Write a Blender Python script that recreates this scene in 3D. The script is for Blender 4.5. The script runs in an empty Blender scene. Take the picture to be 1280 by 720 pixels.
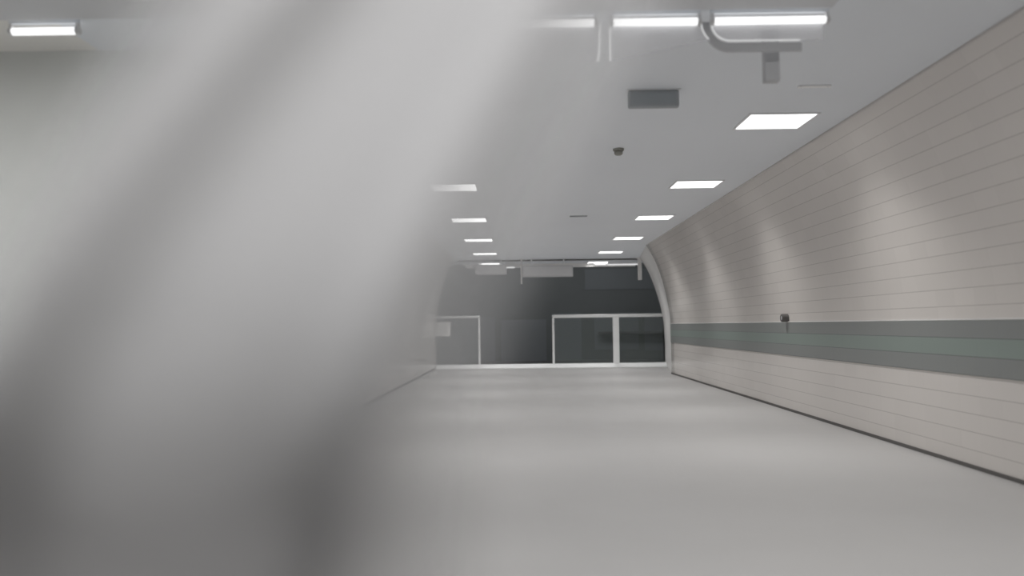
import bpy, bmesh, math, random
from mathutils import Vector, Matrix
random.seed(7)
S = bpy.context.scene
C = S.collection
PI = math.pi

# ------------------------------------------------------------------ helpers
def link(o, parent=None):
    C.objects.link(o)
    if parent: o.parent = parent
    return o

def tag(o, label, cat, group=None, kind=None):
    o['label'] = label; o['category'] = cat
    if group: o['group'] = group
    if kind: o['kind'] = kind
    return o

def thing(name, label, cat, loc=(0, 0, 0), group=None):
    o = link(bpy.data.objects.new(name, None))
    o.location = loc
    o.empty_display_size = 0.1
    return tag(o, label, cat, group)

def obj(name, bm, mat, parent=None, smooth=False, bevel=0.0):
    bmesh.ops.recalc_face_normals(bm, faces=bm.faces[:])
    me = bpy.data.meshes.new(name)
    bm.to_mesh(me); bm.free()
    me.materials.append(mat)
    if smooth:
        for p in me.polygons: p.use_smooth = True
    o = link(bpy.data.objects.new(name, me), parent)
    if bevel:
        m = o.modifiers.new('bevel', 'BEVEL'); m.width = bevel; m.segments = 2; m.limit_method = 'ANGLE'
    return o

def struct(name, bm, mat, **k):
    o = obj(name, bm, mat, **k); o['kind'] = 'structure'; return o

def box(bm, x0, x1, y0, y1, z0, z1):
    v = [bm.verts.new(p) for p in ((x0,y0,z0),(x1,y0,z0),(x1,y1,z0),(x0,y1,z0),(x0,y0,z1),(x1,y0,z1),(x1,y1,z1),(x0,y1,z1))]
    for f in ((0,3,2,1),(4,5,6,7),(0,1,5,4),(1,2,6,5),(2,3,7,6),(3,0,4,7)):
        bm.faces.new([v[i] for i in f])
    return bm

def bx(*a):
    return box(bmesh.new(), *a)

def tube(bm, pts, r, n=12):
    rings = []
    for i, p in enumerate(pts):
        p = Vector(p)
        d = (Vector(pts[min(i+1, len(pts)-1)]) - Vector(pts[max(i-1, 0)])).normalized()
        a = d.orthogonal().normalized() if abs(d.y) > .9 else d.cross(Vector((0, 1, 0))).normalized()
        b = d.cross(a)
        rings.append([bm.verts.new(p + r*(a*math.cos(2*PI*k/n) + b*math.sin(2*PI*k/n))) for k in range(n)])
    for A, B in zip(rings, rings[1:]):
        for k in range(n):
            bm.faces.new((A[k], A[(k+1) % n], B[(k+1) % n], B[k]))
    bm.faces.new(rings[0]); bm.faces.new(rings[-1])
    return bm

def lathe(bm, prof, n=28, M=None):
    rings = []
    for r, z in prof:
        rings.append([bm.verts.new((max(r, 1e-4)*math.cos(2*PI*k/n), max(r, 1e-4)*math.sin(2*PI*k/n), z)) for k in range(n)])
    for A, B in zip(rings, rings[1:]):
        for k in range(n):
            bm.faces.new((A[k], A[(k+1) % n], B[(k+1) % n], B[k]))
    bm.faces.new(rings[0]); bm.faces.new(rings[-1])
    if M: bmesh.ops.transform(bm, matrix=M, verts=bm.verts[:])
    return bm

def plate(bm, outline, y0, y1):
    """(x, z) outline extruded from y0 to y1"""
    a = [bm.verts.new((x, y0, z)) for x, z in outline]
    b = [bm.verts.new((x, y1, z)) for x, z in outline]
    bm.faces.new(a); bm.faces.new(b[::-1])
    n = len(a)
    for i in range(n):
        bm.faces.new((a[i], b[i], b[(i+1) % n], a[(i+1) % n]))
    return bm

# ------------------------------------------------------------------ materials
def mat(name, col, rough=.6, metal=0., spec=.5, var=.06, scale=3., bump=0.):
    m = bpy.data.materials.new(name); m.use_nodes = True
    nt = m.node_tree; P = nt.nodes['Principled BSDF']
    tc = nt.nodes.new('ShaderNodeTexCoord')
    nz = nt.nodes.new('ShaderNodeTexNoise'); nz.inputs['Scale'].default_value = scale; nz.inputs['Detail'].default_value = 4
    nt.links.new(tc.outputs['Object'], nz.inputs['Vector'])
    mx = nt.nodes.new('ShaderNodeMix'); mx.data_type = 'RGBA'
    mx.inputs[6].default_value = (*[c*(1-var) for c in col], 1)
    mx.inputs[7].default_value = (*[min(1, c*(1+var)) for c in col], 1)
    nt.links.new(nz.outputs['Fac'], mx.inputs[0])
    nt.links.new(mx.outputs[2], P.inputs['Base Color'])
    P.inputs['Roughness'].default_value = rough
    P.inputs['Metallic'].default_value = metal
    P.inputs['Specular IOR Level'].default_value = spec
    if bump:
        b = nt.nodes.new('ShaderNodeBump'); b.inputs['Strength'].default_value = bump; b.inputs['Distance'].default_value = .01
        nt.links.new(nz.outputs['Fac'], b.inputs['Height']); nt.links.new(b.outputs[0], P.inputs['Normal'])
    return m

def tile_mat(name, col, line, tw, th, rough=.22, hw=.035, vline=.08, rows=None):
    """tiles from the UV map (u along the wall, v up it, in metres)"""
    m = bpy.data.materials.new(name); m.use_nodes = True
    nt = m.node_tree; P = nt.nodes['Principled BSDF']; N = nt.nodes.new; L = nt.links.new
    uv = N('ShaderNodeUVMap'); sp = N('ShaderNodeSeparateXYZ'); L(uv.outputs[0], sp.inputs[0])
    def math_(op, a, b=None):
        n = N('ShaderNodeMath'); n.operation = op
        for i, x in enumerate((a, b)):
            if x is None: continue
            if isinstance(x, (int, float)): n.inputs[i].default_value = x
            else: L(x, n.inputs[i])
        return n.outputs[0]
    vv = math_('DIVIDE', sp.outputs[1], th); uu = math_('DIVIDE', sp.outputs[0], tw)
    hl = math_('LESS_THAN', math_('FRACT', vv), hw)
    vl = math_('MULTIPLY', math_('LESS_THAN', math_('FRACT', uu), hw*th/tw), vline)
    ln = math_('MAXIMUM', hl, vl)
    wn = N('ShaderNodeTexWhiteNoise'); wn.noise_dimensions = '2D'
    cb = N('ShaderNodeCombineXYZ'); L(math_('FLOOR', uu), cb.inputs[0]); L(math_('FLOOR', vv), cb.inputs[1]); L(cb.outputs[0], wn.inputs['Vector'])
    mx = N('ShaderNodeMix'); mx.data_type = 'RGBA'
    mx.inputs[6].default_value = (*[c*.985 for c in col], 1); mx.inputs[7].default_value = (*[min(1, c*1.015) for c in col], 1)
    if rows:
        r = math_('FLOORED_MODULO', math_('FLOOR', vv), 2)
        mx.inputs[6].default_value = (*rows[0], 1); mx.inputs[7].default_value = (*rows[1], 1)
        L(r, mx.inputs[0])
    else:
        L(wn.outputs['Value'], mx.inputs[0])
    m2 = N('ShaderNodeMix'); m2.data_type = 'RGBA'; L(ln, m2.inputs[0]); L(mx.outputs[2], m2.inputs[6]); m2.inputs[7].default_value = (*line, 1)
    L(m2.outputs[2], P.inputs['Base Color'])
    P.inputs['Roughness'].default_value = rough
    nz = N('ShaderNodeTexNoise'); nz.inputs['Scale'].default_value = 5; L(uv.outputs[0], nz.inputs['Vector'])
    h = math_('ADD', math_('MULTIPLY', wn.outputs['Value'], .25), nz.outputs['Fac'])
    b = N('ShaderNodeBump'); b.inputs['Strength'].default_value = .25; b.inputs['Distance'].default_value = .004
    L(h, b.inputs['Height']); L(b.outputs[0], P.inputs['Normal'])
    return m

def emit(name, col, strength):
    m = bpy.data.materials.new(name); m.use_nodes = True
    nt = m.node_tree; nt.nodes.clear()
    e = nt.nodes.new('ShaderNodeEmission'); e.inputs[0].default_value = (*col, 1); e.inputs[1].default_value = strength
    o = nt.nodes.new('ShaderNodeOutputMaterial'); nt.links.new(e.outputs[0], o.inputs[0])
    return m

def clear(name, col, opacity, rough=.1, trans=False):
    m = bpy.data.materials.new(name); m.use_nodes = True
    nt = m.node_tree; P = nt.nodes['Principled BSDF']; out = nt.nodes['Material Output']
    P.inputs['Base Color'].default_value = (*col, 1); P.inputs['Roughness'].default_value = rough
    t = nt.nodes.new('ShaderNodeBsdfTransparent'); mx = nt.nodes.new('ShaderNodeMixShader')
    mx.inputs[0].default_value = opacity
    nt.links.new(t.outputs[0], mx.inputs[1]); nt.links.new(P.outputs[0], mx.inputs[2]); nt.links.new(mx.outputs[0], out.inputs[0])
    return m

M_floor = mat('floor_terrazzo', (.56, .553, .55), .42, var=.05, scale=1.2)
M_ceil = mat('ceiling_paint', (.82, .85, .89), .75, var=.03, scale=.6)
M_hall = mat('hall_ceiling_paint', (.86, .85, .82), .8, var=.03, scale=.6)
M_soffit = mat('soffit_paint', (.68, .69, .71), .7, var=.03)
M_tile = tile_mat('pale_wall_tile', (.74, .705, .675), (.47, .44, .42), .268, .134)
M_band = tile_mat('green_band_tile', (.17, .20, .19), (.12, .14, .13), .268, .137, .35, rows=((.27, .285, .28), (.275, .33, .305)))
M_white = mat('white_paint', (.80, .79, .78), .5, var=.03)
M_panelwall = mat('pale_wall_panel', (.76, .78, .76), .5, var=.03)
M_darkwall = mat('dark_wall_panel', (.16, .17, .17), .5, var=.03)
M_dark = mat('dark_grout', (.13, .125, .12), .8)
M_alu = mat('brushed_aluminium', (.95, .96, .96), .45, .0, var=.03)
M_frame = mat('lamp_frame', (.8, .81, .82), .5)
M_vent = mat('vent_grey', (.38, .40, .42), .6)
M_ventin = mat('vent_inside', (.36, .39, .41), .8)
M_det = mat('detector_grey', (.30, .30, .27), .6)
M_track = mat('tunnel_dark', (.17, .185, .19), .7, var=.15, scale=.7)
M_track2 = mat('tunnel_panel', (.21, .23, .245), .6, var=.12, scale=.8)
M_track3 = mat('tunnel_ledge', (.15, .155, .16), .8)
M_sign = mat('sign_face', (.70, .70, .71), .5, var=.02)
M_signend = mat('sign_case', (.62, .62, .63), .5)
M_paper = mat('paper', (.93, .93, .92), .7, var=.02)
M_post = mat('grey_post', (.50, .505, .52), .6)
M_batten = mat('batten_white', (.95, .95, .95), .5)
M_strip = emit('strip_glow', (1, 1, 1), .4)
M_tube = emit('tube_glow', (1, 1, 1), .72)
M_diff = emit('diffuser_glow', (1, .995, .985), 1.15)
M_cap = mat('tube_cap', (.75, .75, .75), .4)
M_acry = clear('acrylic', (.92, .92, .95), .38, .4)
M_edge = emit('acrylic_edge_glow', (1, 1, 1), .34)      # emission put on the rim to imitate tube light catching it
M_glass = clear('gate_glass', (.30, .34, .33), .10, .08)

# ------------------------------------------------------------------ camera (phone held level, tipped slightly up)
F = 1000.0; VP = (648.0, 407.0); EYE = Vector((0, 0, 1.1))
fwd_c = Vector((VP[0]-640, -(VP[1]-360), -F)).normalized()       # world +Y seen in camera space
roll = math.radians(0.72)
up_c = Vector((-math.sin(roll), math.cos(roll), 0))
up_c = (up_c - fwd_c*up_c.dot(fwd_c)).normalized()               # world +Z in camera space
right_c = fwd_c.cross(up_c)
R = Matrix((right_c, fwd_c, up_c))                               # camera space -> world
cam = bpy.data.cameras.new('camera'); co = link(bpy.data.objects.new('camera', cam))
co.matrix_world = Matrix.Translation(EYE) @ R.to_4x4()
cam.sensor_width = 36; cam.lens = F/1280*36; cam.clip_start = .01
cam.dof.use_dof = True; cam.dof.focus_distance = 10.0
cam.dof.aperture_fstop = cam.lens/1000/.030                       # 30 mm entrance
S.camera = co

def at(px, py, Y):
    d = R @ Vector((px-640, -(py-360), -F))
    return EYE + d*(Y/d.y)

CEIL = 2.85
def ceil_pt(px, py):
    d = R @ Vector((px-640, -(py-360), -F)); return EYE + d*((CEIL-EYE.z)/d.z)
YE = 21.1      # threshold / gates
YC = 22.8      # where the corridor ceiling stops

# ------------------------------------------------------------------ setting
bm = bx(-7, 7, -5, 5, -.2, 0); box(bm, -2.7, 4.3, 5, YC, -.2, 0)
struct('floor', bm, M_floor)
bm = bx(-2.6, 4.1, 3.4, YC, CEIL, CEIL+.2)
struct('ceiling', bm, M_ceil)
bm = bx(-7, 7, -5, 3.4, CEIL, CEIL+.2); box(bm, -7, -2.6, 3.4, 5.2, CEIL, CEIL+.2); box(bm, 4.1, 7, 3.4, 5.2, CEIL, CEIL+.2)
struct('ceiling_hall', bm, M_hall)

def interp(P, n=40):
    """smooth Catmull-Rom through the wall profile"""
    out = []
    for i in range(len(P)-1):
        p0 = P[max(i-1, 0)]; p1 = P[i]; p2 = P[i+1]; p3 = P[min(i+2, len(P)-1)]
        for k in range(8):
            t = k/8
            out.append(tuple(.5*((2*p1[j]) + (-p0[j]+p2[j])*t + (2*p0[j]-5*p1[j]+4*p2[j]-p3[j])*t*t + (-p0[j]+3*p1[j]-3*p2[j]+p3[j])*t**3) for j in (0, 1)))
    out.append(P[-1]); return out

PROF = [(0, 0), (0, .4), (0, .8), (-.005, 1.2), (-.065, 1.62), (-.185, 2.12), (-.33, 2.52), (-.51, 2.85)]
def vault(name, xb, side, y0, y1, m, ny=40, flare=None, prof=PROF, thick=.22, z0=0):
    """wall of the vault: side=+1 right wall, -1 left wall, foot at xb"""
    P = interp(prof)
    L = [0]
    for a, b in zip(P, P[1:]): L.append(L[-1]+math.hypot(b[0]-a[0], b[1]-a[1]))
    bm = bmesh.new(); uvl = bm.loops.layers.uv.new('UVMap')
    inn, out = [], []
    for j in range(ny+1):
        y = y0+(y1-y0)*j/ny
        dx = flare*(j/ny) if flare else 0
        inn.append([bm.verts.new((xb+side*(p[0]+dx*(1-.28*p[1]/CEIL)), y, p[1])) for p in P])
        out.append([bm.verts.new((xb+side*(thick+dx), y, p[1])) for p in P])
    def quad(vs, uvs=None):
        f = bm.faces.new(vs); f.smooth = True
        if uvs:
            for l, u in zip(f.loops, uvs): l[uvl].uv = u
    for j in range(ny):
        ya, yb = y0+(y1-y0)*j/ny, y0+(y1-y0)*(j+1)/ny
        for i in range(len(P)-1):
            quad((inn[j][i], inn[j+1][i], inn[j+1][i+1], inn[j][i+1]), ((ya, L[i]), (yb, L[i]), (yb, L[i+1]), (ya, L[i+1])))
            quad((out[j][i], out[j][i+1], out[j+1][i+1], out[j+1][i]))
        quad((inn[j][0], out[j][0], out[j+1][0], inn[j+1][0])); quad((inn[j][-1], inn[j+1][-1], out[j+1][-1], out[j][-1]))
    for j in (0, ny):
        for i in range(len(P)-1):
            f = bm.faces.new((inn[j][i], inn[j][i+1], out[j][i+1], out[j][i])); f.smooth = False
    o = struct(name, bm, m)
    return o

XR, XL = 3.36, -2.17
YW = 17.7
vault('wall_right', XR, 1, 3.5, YW, M_tile)
vault('wall_left', XL, -1, 5.004, YE, M_tile)
vault('wall_right_end', XR+.005, 1, YW, 21.05, M_white, ny=10, flare=.5)
# green tile bands along both walls, with a pale edging strip above
def band(name, x, side, y0, y1, z0, z1, m):
    bm = bmesh.new(); uvl = bm.loops.layers.uv.new('UVMap')
    box(bm, min(x, x+side*.02), max(x, x+side*.02), y0, y1, z0, z1)
    for f in bm.faces:
        for l in f.loops: l[uvl].uv = (l.vert.co.y, l.vert.co.z-z0)
    return struct(name, bm, m)
band('trim_1', XR-.008, 1, 3.5, YW, .69, 1.10, M_band)
struct('trim_2', bx(XR-.012, XR+.01, 3.5, YW, 1.10, 1.112), M_white)
struct('baseboard_right', bx(XR-.012, XR+.01, 3.5, YW, 0, .028), M_dark)
struct('baseboard_left', bx(XL-.01, XL+.012, 5.0, YE, 0, .028), M_dark)
# hall around the camera
struct('wall_front_left', plate(bmesh.new(), [(-7, 0)]+[(XL-p[0], p[1]) for p in interp(PROF)]+[(-7, CEIL)], 4.9, 5.0), M_panelwall)
struct('wall_front_right', bx(XR+.22, 7, 5.0, 5.2, 0, CEIL), M_panelwall)
struct('wall_back', bx(-7, 7, -5.2, -5, 0, CEIL), M_darkwall)
struct('wall_side_left', bx(-7.2, -7, -5.2, 5.2, 0, CEIL), M_darkwall)
struct('wall_side_right', bx(7, 7.2, -5.2, 5.2, 0, CEIL), M_panelwall)
# dropped soffit over the tube lights
struct('trim_4', bx(-3.1, 1.73, 3.3, 4.30, CEIL-.04, CEIL), M_soffit)
# threshold under the gates: two pale metal strips
struct('trim_5', bx(-2.35, 3.9, YE-.55, YE-.30, 0, .015), M_alu)
sec = [(YE-.30, 0), (YE-.10, .075), (YE+.10, .09), (YE+.10, 0)]
bm = bmesh.new()
va = [bm.verts.new((-2.35, y, z)) for y, z in sec]; vb = [bm.verts.new((3.9, y, z)) for y, z in sec]
bm.faces.new(va); bm.faces.new(vb)
for k in range(4): bm.faces.new((va[k], vb[k], vb[(k+1) % 4], va[(k+1) % 4]))
struct('trim_6', bm, M_alu, bevel=.008)
# shadow gap and lit edge of the ceiling beyond the gates
struct('trim_7', bx(-1.6, 3.25, YE+.15, YE+.28, CEIL-.03, CEIL), M_dark)
struct('trim_8', bx(-1.5, 3.35, YC-.1, YC+.04, CEIL-.10, CEIL+.2), M_white)
# trackway beyond
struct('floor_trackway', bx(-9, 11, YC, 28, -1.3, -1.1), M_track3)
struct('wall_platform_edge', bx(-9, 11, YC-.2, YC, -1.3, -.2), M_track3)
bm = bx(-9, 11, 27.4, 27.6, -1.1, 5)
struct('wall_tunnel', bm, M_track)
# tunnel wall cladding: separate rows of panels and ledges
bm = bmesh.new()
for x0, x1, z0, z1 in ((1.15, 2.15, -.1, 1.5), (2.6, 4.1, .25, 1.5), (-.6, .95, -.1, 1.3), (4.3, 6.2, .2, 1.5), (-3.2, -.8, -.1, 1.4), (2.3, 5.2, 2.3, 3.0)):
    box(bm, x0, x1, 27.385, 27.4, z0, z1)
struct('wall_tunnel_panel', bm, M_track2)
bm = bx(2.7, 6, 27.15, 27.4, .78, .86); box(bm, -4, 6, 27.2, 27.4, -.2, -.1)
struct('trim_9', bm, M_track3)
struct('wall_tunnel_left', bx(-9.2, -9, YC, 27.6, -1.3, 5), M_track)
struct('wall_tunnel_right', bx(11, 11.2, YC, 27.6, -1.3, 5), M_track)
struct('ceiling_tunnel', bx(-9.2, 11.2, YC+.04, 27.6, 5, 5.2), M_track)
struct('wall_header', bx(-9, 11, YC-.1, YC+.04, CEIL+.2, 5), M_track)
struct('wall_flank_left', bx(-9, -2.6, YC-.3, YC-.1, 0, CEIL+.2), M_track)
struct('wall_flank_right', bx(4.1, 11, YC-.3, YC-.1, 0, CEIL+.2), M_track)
struct('wall_return_left', bx(-2.75, -2.6, YE, YC-.1, 0, CEIL), M_white)
struct('wall_return_right', bx(4.1, 4.3, 21.05, YC-.1, 0, CEIL), M_white)

# ------------------------------------------------------------------ square ceiling lights
LW, LD = .56, .50
def make_light(x, y, label, group):
    t = thing('ceiling_light', label, 'ceiling light', (x, y, CEIL), group)
    bm = bmesh.new(); b = .018; h = .012
    for a in ((-LW/2-b, LW/2+b, -LD/2-b, -LD/2), (-LW/2-b, LW/2+b, LD/2, LD/2+b), (-LW/2-b, -LW/2, -LD/2, LD/2), (LW/2, LW/2+b, -LD/2, LD/2)):
        box(bm, *a, -h, 0)
    obj('frame', bm, M_frame, t)
    obj('diffuser', bx(-LW/2, LW/2, -LD/2, LD/2, -.006, 0), M_diff, t)
    return t
LAMP_W, LAMP_SPREAD = 6.9, 114
def lamp_light(t, w=None, spread=None):
    ld = bpy.data.lights.new('lamp_beam', 'AREA'); ld.shape = 'RECTANGLE'; ld.size = LW; ld.size_y = LD
    ld.energy = w or LAMP_W; ld.color = (1, .985, .965); ld.spread = math.radians(spread or LAMP_SPREAD)
    lo = link(bpy.data.objects.new('lamp_beam', ld), t); lo.location = (0, 0, -.016)
ZS = [6.89+3.1*k for k in range(6)]
ordR = ['largest and nearest square light panel in the right-hand ceiling row', 'second nearest square light panel in the right-hand ceiling row',
        'third nearest square light panel in the right-hand ceiling row', 'fourth nearest square light panel in the right-hand ceiling row',
        'fifth nearest square light panel in the right-hand ceiling row', 'farthest light panel of the right-hand row, just beyond the gate line']
ordL = ['nearest light panel of the left-hand ceiling row, hidden behind the pale curtain', 'hazy square light panel nearest the camera in the left-hand ceiling row', 'second visible light panel of the left-hand ceiling row',
        'third visible light panel of the left-hand ceiling row', 'fourth visible light panel of the left-hand ceiling row, small',
        'farthest light panel of the left-hand row, beside the fainter hanging sign']
proto = None
def place_light(x, y, label, group):
    global proto
    if proto is None:
        proto = make_light(x, y, label, group); t = proto
    else:
        t = proto.copy(); C.objects.link(t); t.location = (x, y, CEIL); t['label'] = label; t['group'] = group
        for ch in proto.children:
            if ch.type != 'MESH': continue
            c = ch.copy(); C.objects.link(c); c.parent = t
    lamp_light(t)
    return t
for k, y in enumerate(ZS): place_light(2.25, y, ordR[k], 'right-hand row of ceiling light panels')
for k, y in enumerate(ZS):
    place_light(-.79, y, ordL[k], 'left-hand row of ceiling light panels')

# ------------------------------------------------------------------ fluorescent tube lights across the opening
TY, TZ = 4.40, 2.784
def tube_light(x0, x1, label, outline, edges, frame=None, panel=True):
    t = thing('tube_light', label, 'tube light', (0, 0, 0), 'row of fluorescent tube lights')
    t.location = ((x0+x1)/2, TY, TZ); ox = (x0+x1)/2
    sh = lambda pts: [(x-ox, z-TZ) for x, z in pts]
    bm = tube(bmesh.new(), [(x0+.02-ox, 0, 0), (x1-.02-ox, 0, 0)], .021, 16)
    obj('tube', bm, M_tube, t, smooth=True)
    for xe in (x0, x1-.02):
        bm = tube(bmesh.new(), [(xe-ox, 0, 0), (xe+.02-ox, 0, 0)], .023, 16)
        obj('end_cap', bm, M_cap, t)
    bm = bx(x0-ox, x1-ox, -.012, .012, .040, CEIL-TZ)
    obj('housing', bm, M_ceil, t, bevel=.004)
    for xe in (x0+.01, x1-.01):
        obj('socket', bx(xe-.008-ox, xe+.008-ox, -.012, .012, .018, .042), M_cap, t)
    if outline:
        p = obj('panel', plate(bmesh.new(), sh(outline), .028, .034), M_acry, t)
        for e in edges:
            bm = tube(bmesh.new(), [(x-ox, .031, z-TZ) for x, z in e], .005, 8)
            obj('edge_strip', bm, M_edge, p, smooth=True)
    if frame:
        obj('frame', plate(bmesh.new(), sh(frame), .036, .05), M_post, t)
    return t
def P(px, py): v = at(px, py, TY+.03); return (v.x, v.z)
def arc(p0, p1, p2, n=8):
    return [tuple((1-t)**2*a + 2*t*(1-t)*b + t*t*c for a, b, c in zip(p0, p1, p2)) for t in [i/n for i in range(n+1)]]
X = lambda px: at(px, 25, TY).x
# rightmost
cr = arc(P(889, 30), P(892, 48), P(911, 51))
o3 = [P(1030, 24), P(889, 27)] + cr + [P(1028, 50)]
f3 = [P(877, 27), P(888, 27)] + arc(P(888, 30), P(891, 50), P(911, 53)) + [P(1003, 52), P(1003, 63), P(920, 64)] + arc(P(908, 64), P(886, 60), P(878, 32))
tube_light(X(888), X(1036), 'bright white tube light at right end of row, beside hanging grey post', o3, [cr+[P(1000, 50)]], f3)
cr = arc(P(876, 28), P(878, 42), P(886, 49), 6)
o2 = [P(764, 28), P(876, 27)] + cr + [P(763, 76)]
tube_light(X(762), X(876), 'bright white tube light in the middle of the row above ceiling vent', o2, [cr, [P(763, 30), P(763, 76)]])
o1 = [P(632, 30), P(750, 28), P(750, 77), P(632, 79)]
tube_light(X(626), X(747), 'white tube light fading into the blurred curtain edge', o1, [[P(750, 30), P(749, 70), P(747, 77)]])
tube_light(X(12), X(100), 'short tube light alone at the far left, left of the curtain', None, [])

# grey post hanging from the ceiling by the tubes, and a thin pale rod beside it
t = thing('hanging_post', 'grey square post hanging from ceiling behind the rightmost tube light', 'post', (at(963, 60, 4.60).x, 4.60, CEIL))
zb = at(963, 103, 4.60).z - CEIL
obj('post', bx(-.043, .043, -.03, .03, zb, 0), M_post, t, bevel=.006)
obj('ceiling_plate', bx(-.075, .075, -.06, .06, -.012, 0), M_post, t, bevel=.004)
q = ceil_pt(1018, 107)
t = thing('ceiling_batten', 'short thin white batten on ceiling between grey post and nearest light panel', 'batten', (q.x, q.y, CEIL))
obj('strip', bx(-.12, .12, -.02, .02, -.012, 0), M_batten, t, bevel=.003)
for x in (-.1, .1):
    obj('screw', lathe(bmesh.new(), [(.006, -.012), (.006, -.015), (.0, -.016)], 10, Matrix.Translation((x, 0, 0))), M_frame, t)

# ------------------------------------------------------------------ on the ceiling
a, b = at(786, 134, 5.9), at(849, 108, 5.9)
w, h = b.x-a.x, CEIL-a.z
t = thing('ceiling_box', 'dark grey rectangular box under the ceiling between tube lights and smoke detector', 'ceiling box', ((a.x+b.x)/2, 5.93, CEIL))
obj('case', bx(-w/2, w/2, -.03, .03, -h, -.006), M_vent, t, bevel=.012)
obj('face', bx(-w/2+.025, w/2-.025, -.034, -.03, -h+.025, -.03), M_ventin, t, bevel=.002)
obj('mounting_plate', bx(-w/2-.01, w/2+.01, -.04, .04, -.006, 0), M_frame, t)
p = ceil_pt(773, 186)
t = thing('smoke_detector', 'small round dark smoke detector on the ceiling beyond the vent', 'smoke detector', (p.x, p.y, CEIL))
obj('base', lathe(bmesh.new(), [(.055, 0), (.055, -.018), (.05, -.022)]), M_det, t, smooth=False)
obj('sensor_head', lathe(bmesh.new(), [(.042, -.022), (.042, -.05), (.03, -.064), (.0, -.068)]), M_det, t, smooth=True)
p = ceil_pt(723, 270)
t = thing('slot_vent', 'narrow dark slot vent far along the ceiling between the light rows', 'vent', (p.x, p.y, CEIL))
obj('frame', bx(-.14, .14, -.05, .05, -.012, 0), M_vent, t, bevel=.003)
obj('slot', bx(-.12, .12, -.03, .03, -.014, -.011), M_ventin, t)

# ------------------------------------------------------------------ fitting on the right wall
d = R @ Vector((984-640, -(397.5-360), -F)); p = EYE + d*((XR-.01)/d.x)
MX = Matrix.Rotation(-PI/2, 4, 'Y')
t = thing('wall_fitting', 'small dark round fitting on the pale tiled wall just above green band', 'wall fitting', (XR, p.y, p.z))
obj('ring', lathe(bmesh.new(), [(.05, -.01), (.05, .078), (.044, .085), (.03, .085), (.03, .076)], M=MX), M_dark, t)
obj('centre', lathe(bmesh.new(), [(.029, .07), (.029, .078), (.018, .083), (0, .085)], M=MX), M_post, t, smooth=True)

# ------------------------------------------------------------------ half-height glass gates at the platform edge
GH = 1.375
def gate(name, label, x0, x1, posts, rail_h=.085):
    t = thing(name, label, 'gate', ((x0+x1)/2, YE, .05)); ox = (x0+x1)/2
    obj('top_rail', bx(x0-ox, x1-ox, -.05, .05, GH-rail_h-.05, GH-.05), M_alu, t, bevel=.03)
    for x, w in posts:
        obj('post', bx(x-w/2-ox, x+w/2-ox, -.045, .045, 0, GH-rail_h-.05), M_alu, t, bevel=.008)
    xs = [x0]+[p[0] for p in posts if x0+.1 < p[0] < x1-.1]+[x1]
    for a, b in zip(xs, xs[1:]):
        obj('glass_panel', bx(a-ox+.05, b-ox-.05, -.006, .006, .03, GH-rail_h-.06), M_glass, t)
    obj('bottom_rail', bx(x0-ox, x1-ox, -.03, .03, 0, .03), M_alu, t)
    return t
xr0 = at(690, 395, YE).x; xp = at(770, 420, YE).x
gate('glass_gate', 'wide two-pane glass gate with thick white middle post, right of opening', xr0, 3.86, [(xr0+.028, .055), (xp, .16)])
xl1 = at(600, 395, YE).x
gate('glass_gate', 'narrow hazy glass gate on the left with a white notice', -2.3, xl1, [(xl1-.025, .05)], .06)
a, b = at(537, 420.5, YE), at(563, 402.5, YE)
tag(obj('notice', bx(-.0, b.x-a.x, -.004, .004, 0, b.z-a.z), M_paper), 'white blank-looking notice stuck on the left glass gate', 'notice').location = (a.x, YE-.011, a.z)

# hanging signs and bracket
def hang_sign(px0, px1, py0, py1, Y, label, dep=.14):
    a, b = at(px0, py1, Y), at(px1, py0, Y)
    w, h = b.x-a.x, b.z-a.z
    t = thing('hanging_sign', label, 'sign', ((a.x+b.x)/2, Y, a.z))
    obj('case', bx(-w/2, w/2, -dep/2, dep/2, 0, h), M_signend, t, bevel=.012)
    obj('face', bx(-w/2+.03, w/2-.03, -dep/2-.006, -dep/2, .03, h-.03), M_sign, t)
    for x in (-w*.32, w*.32):
        obj('hanger', tube(bmesh.new(), [(x, 0, h), (x, 0, CEIL-a.z)], .018, 10), M_frame, t)
    return t
hang_sign(653, 716, 331.5, 346.5, YE-.1, 'pale blank-looking sign box hanging above the gate opening')
hang_sign(594, 633, 331, 343.5, YE-.1, 'fainter pale sign box hanging above the left glass gate')
a, b = at(796.5, 350, YE-.1), at(803, 330, YE-.1)
t = thing('hanging_bracket', 'short white bracket hanging under ceiling at the right end by curved wall', 'bracket', ((a.x+b.x)/2, YE-.1, CEIL))
obj('arm', bx(-.05, .05, -.04, .04, a.z-CEIL, 0), M_white, t, bevel=.01)
obj('mount', bx(-.08, .08, -.07, .07, -.03, 0), M_white, t, bevel=.006)
a = at(654, 355, YE-.1)
t = thing('hanging_rod', 'short thin white rod below the left end of the middle hanging sign', 'rod', (a.x-.045, YE-.1, CEIL))
obj('rod', tube(bmesh.new(), [(0, 0, 0), (0, 0, a.z-CEIL)], .02, 10), M_white, t, smooth=True)
obj('mount', lathe(bmesh.new(), [(.05, 0), (.05, -.02), (.02, -.03)]), M_white, t)
p = at(636, 332, YE+.0)
t = thing('ceiling_strip_light', 'tiny bright strip light between the two hanging signs', 'strip light', (p.x+.03, YE+.42, CEIL))
obj('tube', tube(bmesh.new(), [(-.1, 0, p.z-CEIL-.02), (.12, 0, p.z-CEIL-.02)], .02, 10), M_strip, t, smooth=True)
obj('housing', bx(-.12, .14, -.04, .04, p.z-CEIL, .003), M_frame, t)

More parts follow.
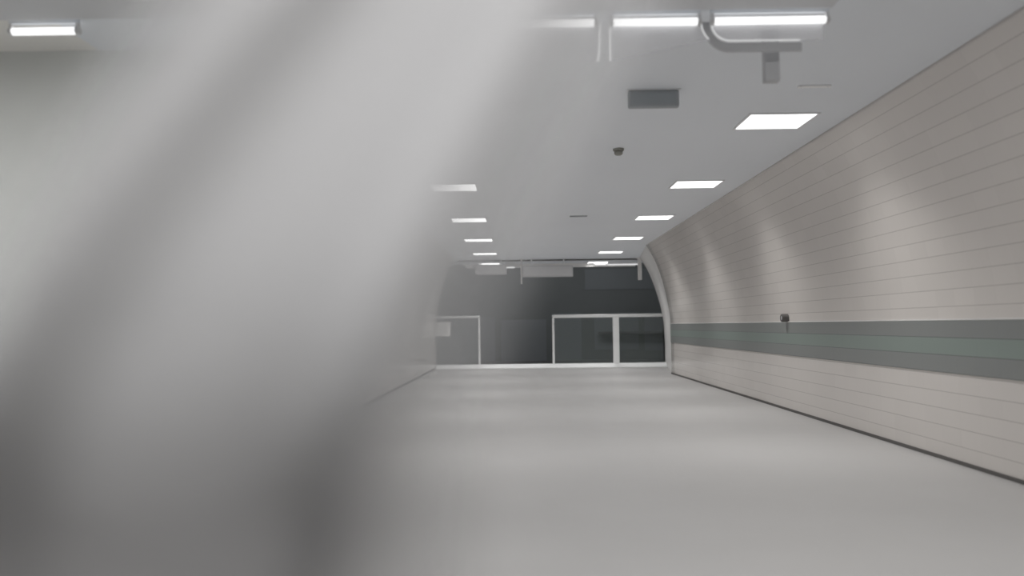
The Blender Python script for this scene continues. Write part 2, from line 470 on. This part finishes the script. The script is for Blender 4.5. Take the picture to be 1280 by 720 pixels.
a, b = at(744, 331, YC-.16), at(797, 331, YC-.16)
t = thing('ceiling_strip_light', 'long thin strip light along the far ceiling edge, right of the middle sign', 'strip light', ((a.x+b.x)/2, YC-.16, CEIL))
hw = (b.x-a.x)/2; zt = a.z-CEIL
for x0, x1 in ((-hw, -hw*.48), (-hw*.42, hw)):
    obj('tube', tube(bmesh.new(), [(x0, 0, zt), (x1, 0, zt)], .018, 10), M_strip, t, smooth=True)
obj('housing', bx(-hw-.03, hw+.03, -.03, .03, zt+.02, .003), M_frame, t)

# ------------------------------------------------------------------ unidentified pale blur close to the camera, modelled as a billowing sheet
def blur_sheet():
    bm = bmesh.new(); uvl = bm.loops.layers.uv.new('UVMap')
    # path of the sheet seen from the side (y, z, slope-x offset)
    side = interp([(1.30, 2.85), (1.05, 2.2), (.80, 1.62), (.62, 1.34), (.53, 1.19), (.498, 1.10), (.505, 1.02), (.555, .94), (.68, .84), (.86, .66), (1.0, .35), (1.05, 0.0)])
    NU = 60
    rows = []
    for y, z in side:
        zz = max(min(z, 1.45), .85)
        s = (zz-1.1)
        xl = -.380 + (.235 if s > 0 else .75)*s + .10*(z-zz); xr = .010 + (.30 if s > 0 else .12)*s + .25*max(0, s-.06) + .10*(z-zz)
        row = []
        for i in range(NU+1):
            u = i/NU
            x = xl+(xr-xl)*u
            # one full fold and a half: faces right, left, right
            xb = -.155+(.44 if s > 0 else .50)*s                       # the fold that catches the light
            q = (x-xb-.10*(z-zz))/(.25 if x-.10*(z-zz) < xb else .19)
            yy = y + (.027 + .05*max(0, -s))*math.sin(2*PI*q) + .002*math.sin(9*u+3*z)
            row.append(bm.verts.new((x, yy, z)))
        rows.append(row)
    for j in range(len(rows)-1):
        for i in range(NU):
            f = bm.faces.new((rows[j][i], rows[j][i+1], rows[j+1][i+1], rows[j+1][i])); f.smooth = True
            for l, (uu, vv) in zip(f.loops, ((i, j), (i+1, j), (i+1, j+1), (i, j+1))): l[uvl].uv = (uu/NU, vv/len(rows))
    m = bpy.data.materials.new('sheer_cloth'); m.use_nodes = True
    nt = m.node_tree; N = nt.nodes.new; L = nt.links.new
    P = nt.nodes['Principled BSDF']; out = nt.nodes['Material Output']
    P.inputs['Base Color'].default_value = (.575, .575, .585, 1); P.inputs['Roughness'].default_value = .9
    P.inputs['Specular IOR Level'].default_value = .1
    uv = N('ShaderNodeUVMap'); sp = N('ShaderNodeSeparateXYZ'); L(uv.outputs[0], sp.inputs[0])
    r = N('ShaderNodeValToRGB'); L(sp.outputs[0], r.inputs[0])     # opacity fades at both sides to imitate the blur's soft edges
    e = r.color_ramp.elements
    e[0].position = 0; e[0].color = (0, 0, 0, 1); e[1].position = 1; e[1].color = (0, 0, 0, 1)
    for pos, v in ((.07, .5), (.16, 1), (.74, 1), (.89, .5)):
        k = e.new(pos); k.color = (v, v, v, 1)
    t = N('ShaderNodeBsdfTransparent'); mx = N('ShaderNodeMixShader')
    L(r.outputs[0], mx.inputs[0]); L(t.outputs[0], mx.inputs[1]); L(P.outputs[0], mx.inputs[2]); L(mx.outputs[0], out.inputs[0])
    o = obj('curtain', bm, m, smooth=True)
    return tag(o, 'blurred pale grey curtain slanting across the left side close to camera', 'curtain')
blur_sheet()

# ------------------------------------------------------------------ added fill lights, out of view behind and over the camera
n_tray = 9
def hall_fill(x, y, w, sx=1.2, sy=.3):
    ld = bpy.data.lights.new('hall_lamp', 'AREA'); ld.shape = 'RECTANGLE'; ld.size = sx; ld.size_y = sy
    ld.energy = w; ld.color = (1, .99, .98)
    lo = link(bpy.data.objects.new('hall_lamp', ld)); lo.location = (x, y, CEIL-.03)
    bm = bmesh.new()                                                # added tray around the fill light
    for q in ((-sx/2-.04, sx/2+.04, -sy/2-.04, -sy/2-.005), (-sx/2-.04, sx/2+.04, sy/2+.005, sy/2+.04),
              (-sx/2-.04, -sx/2-.005, -sy/2, sy/2), (sx/2+.005, sx/2+.04, -sy/2, sy/2)): box(bm, *q, -.035, 0)
    box(bm, -sx/2-.005, sx/2+.005, -sy/2-.005, sy/2+.005, -.02, 0)
    global n_tray
    n_tray += 1
    struct('trim_%d' % n_tray, bm, M_frame).location = (x, y, CEIL)
hall_fill(1.0, -.5, 29); hall_fill(2.2, 2.9, 14); hall_fill(-.6, 2.9, 10); hall_fill(-4.0, 2.7, 30)
ld = bpy.data.lights.new('tunnel_lamp', 'AREA'); ld.shape = 'RECTANGLE'; ld.size = 8; ld.size_y = .3; ld.energy = 45  # added fill, out of view, to lift the dark trackway
lo = link(bpy.data.objects.new('tunnel_lamp', ld)); lo.location = (1, 24.5, 4.7)

# ------------------------------------------------------------------ world and view
w = bpy.data.worlds.new('world'); S.world = w; w.use_nodes = True
w.node_tree.nodes['Background'].inputs[0].default_value = (.5, .5, .5, 1)
w.node_tree.nodes['Background'].inputs[1].default_value = .02
vs = S.view_settings
S.display_settings.display_device = 'sRGB'
vs.view_transform = 'Standard'; vs.look = 'None'; vs.gamma = 1; vs.exposure = 0.85; vs.use_curve_mapping = False
S.cycles.max_bounces = 8; S.cycles.diffuse_bounces = 5; S.cycles.transparent_max_bounces = 16
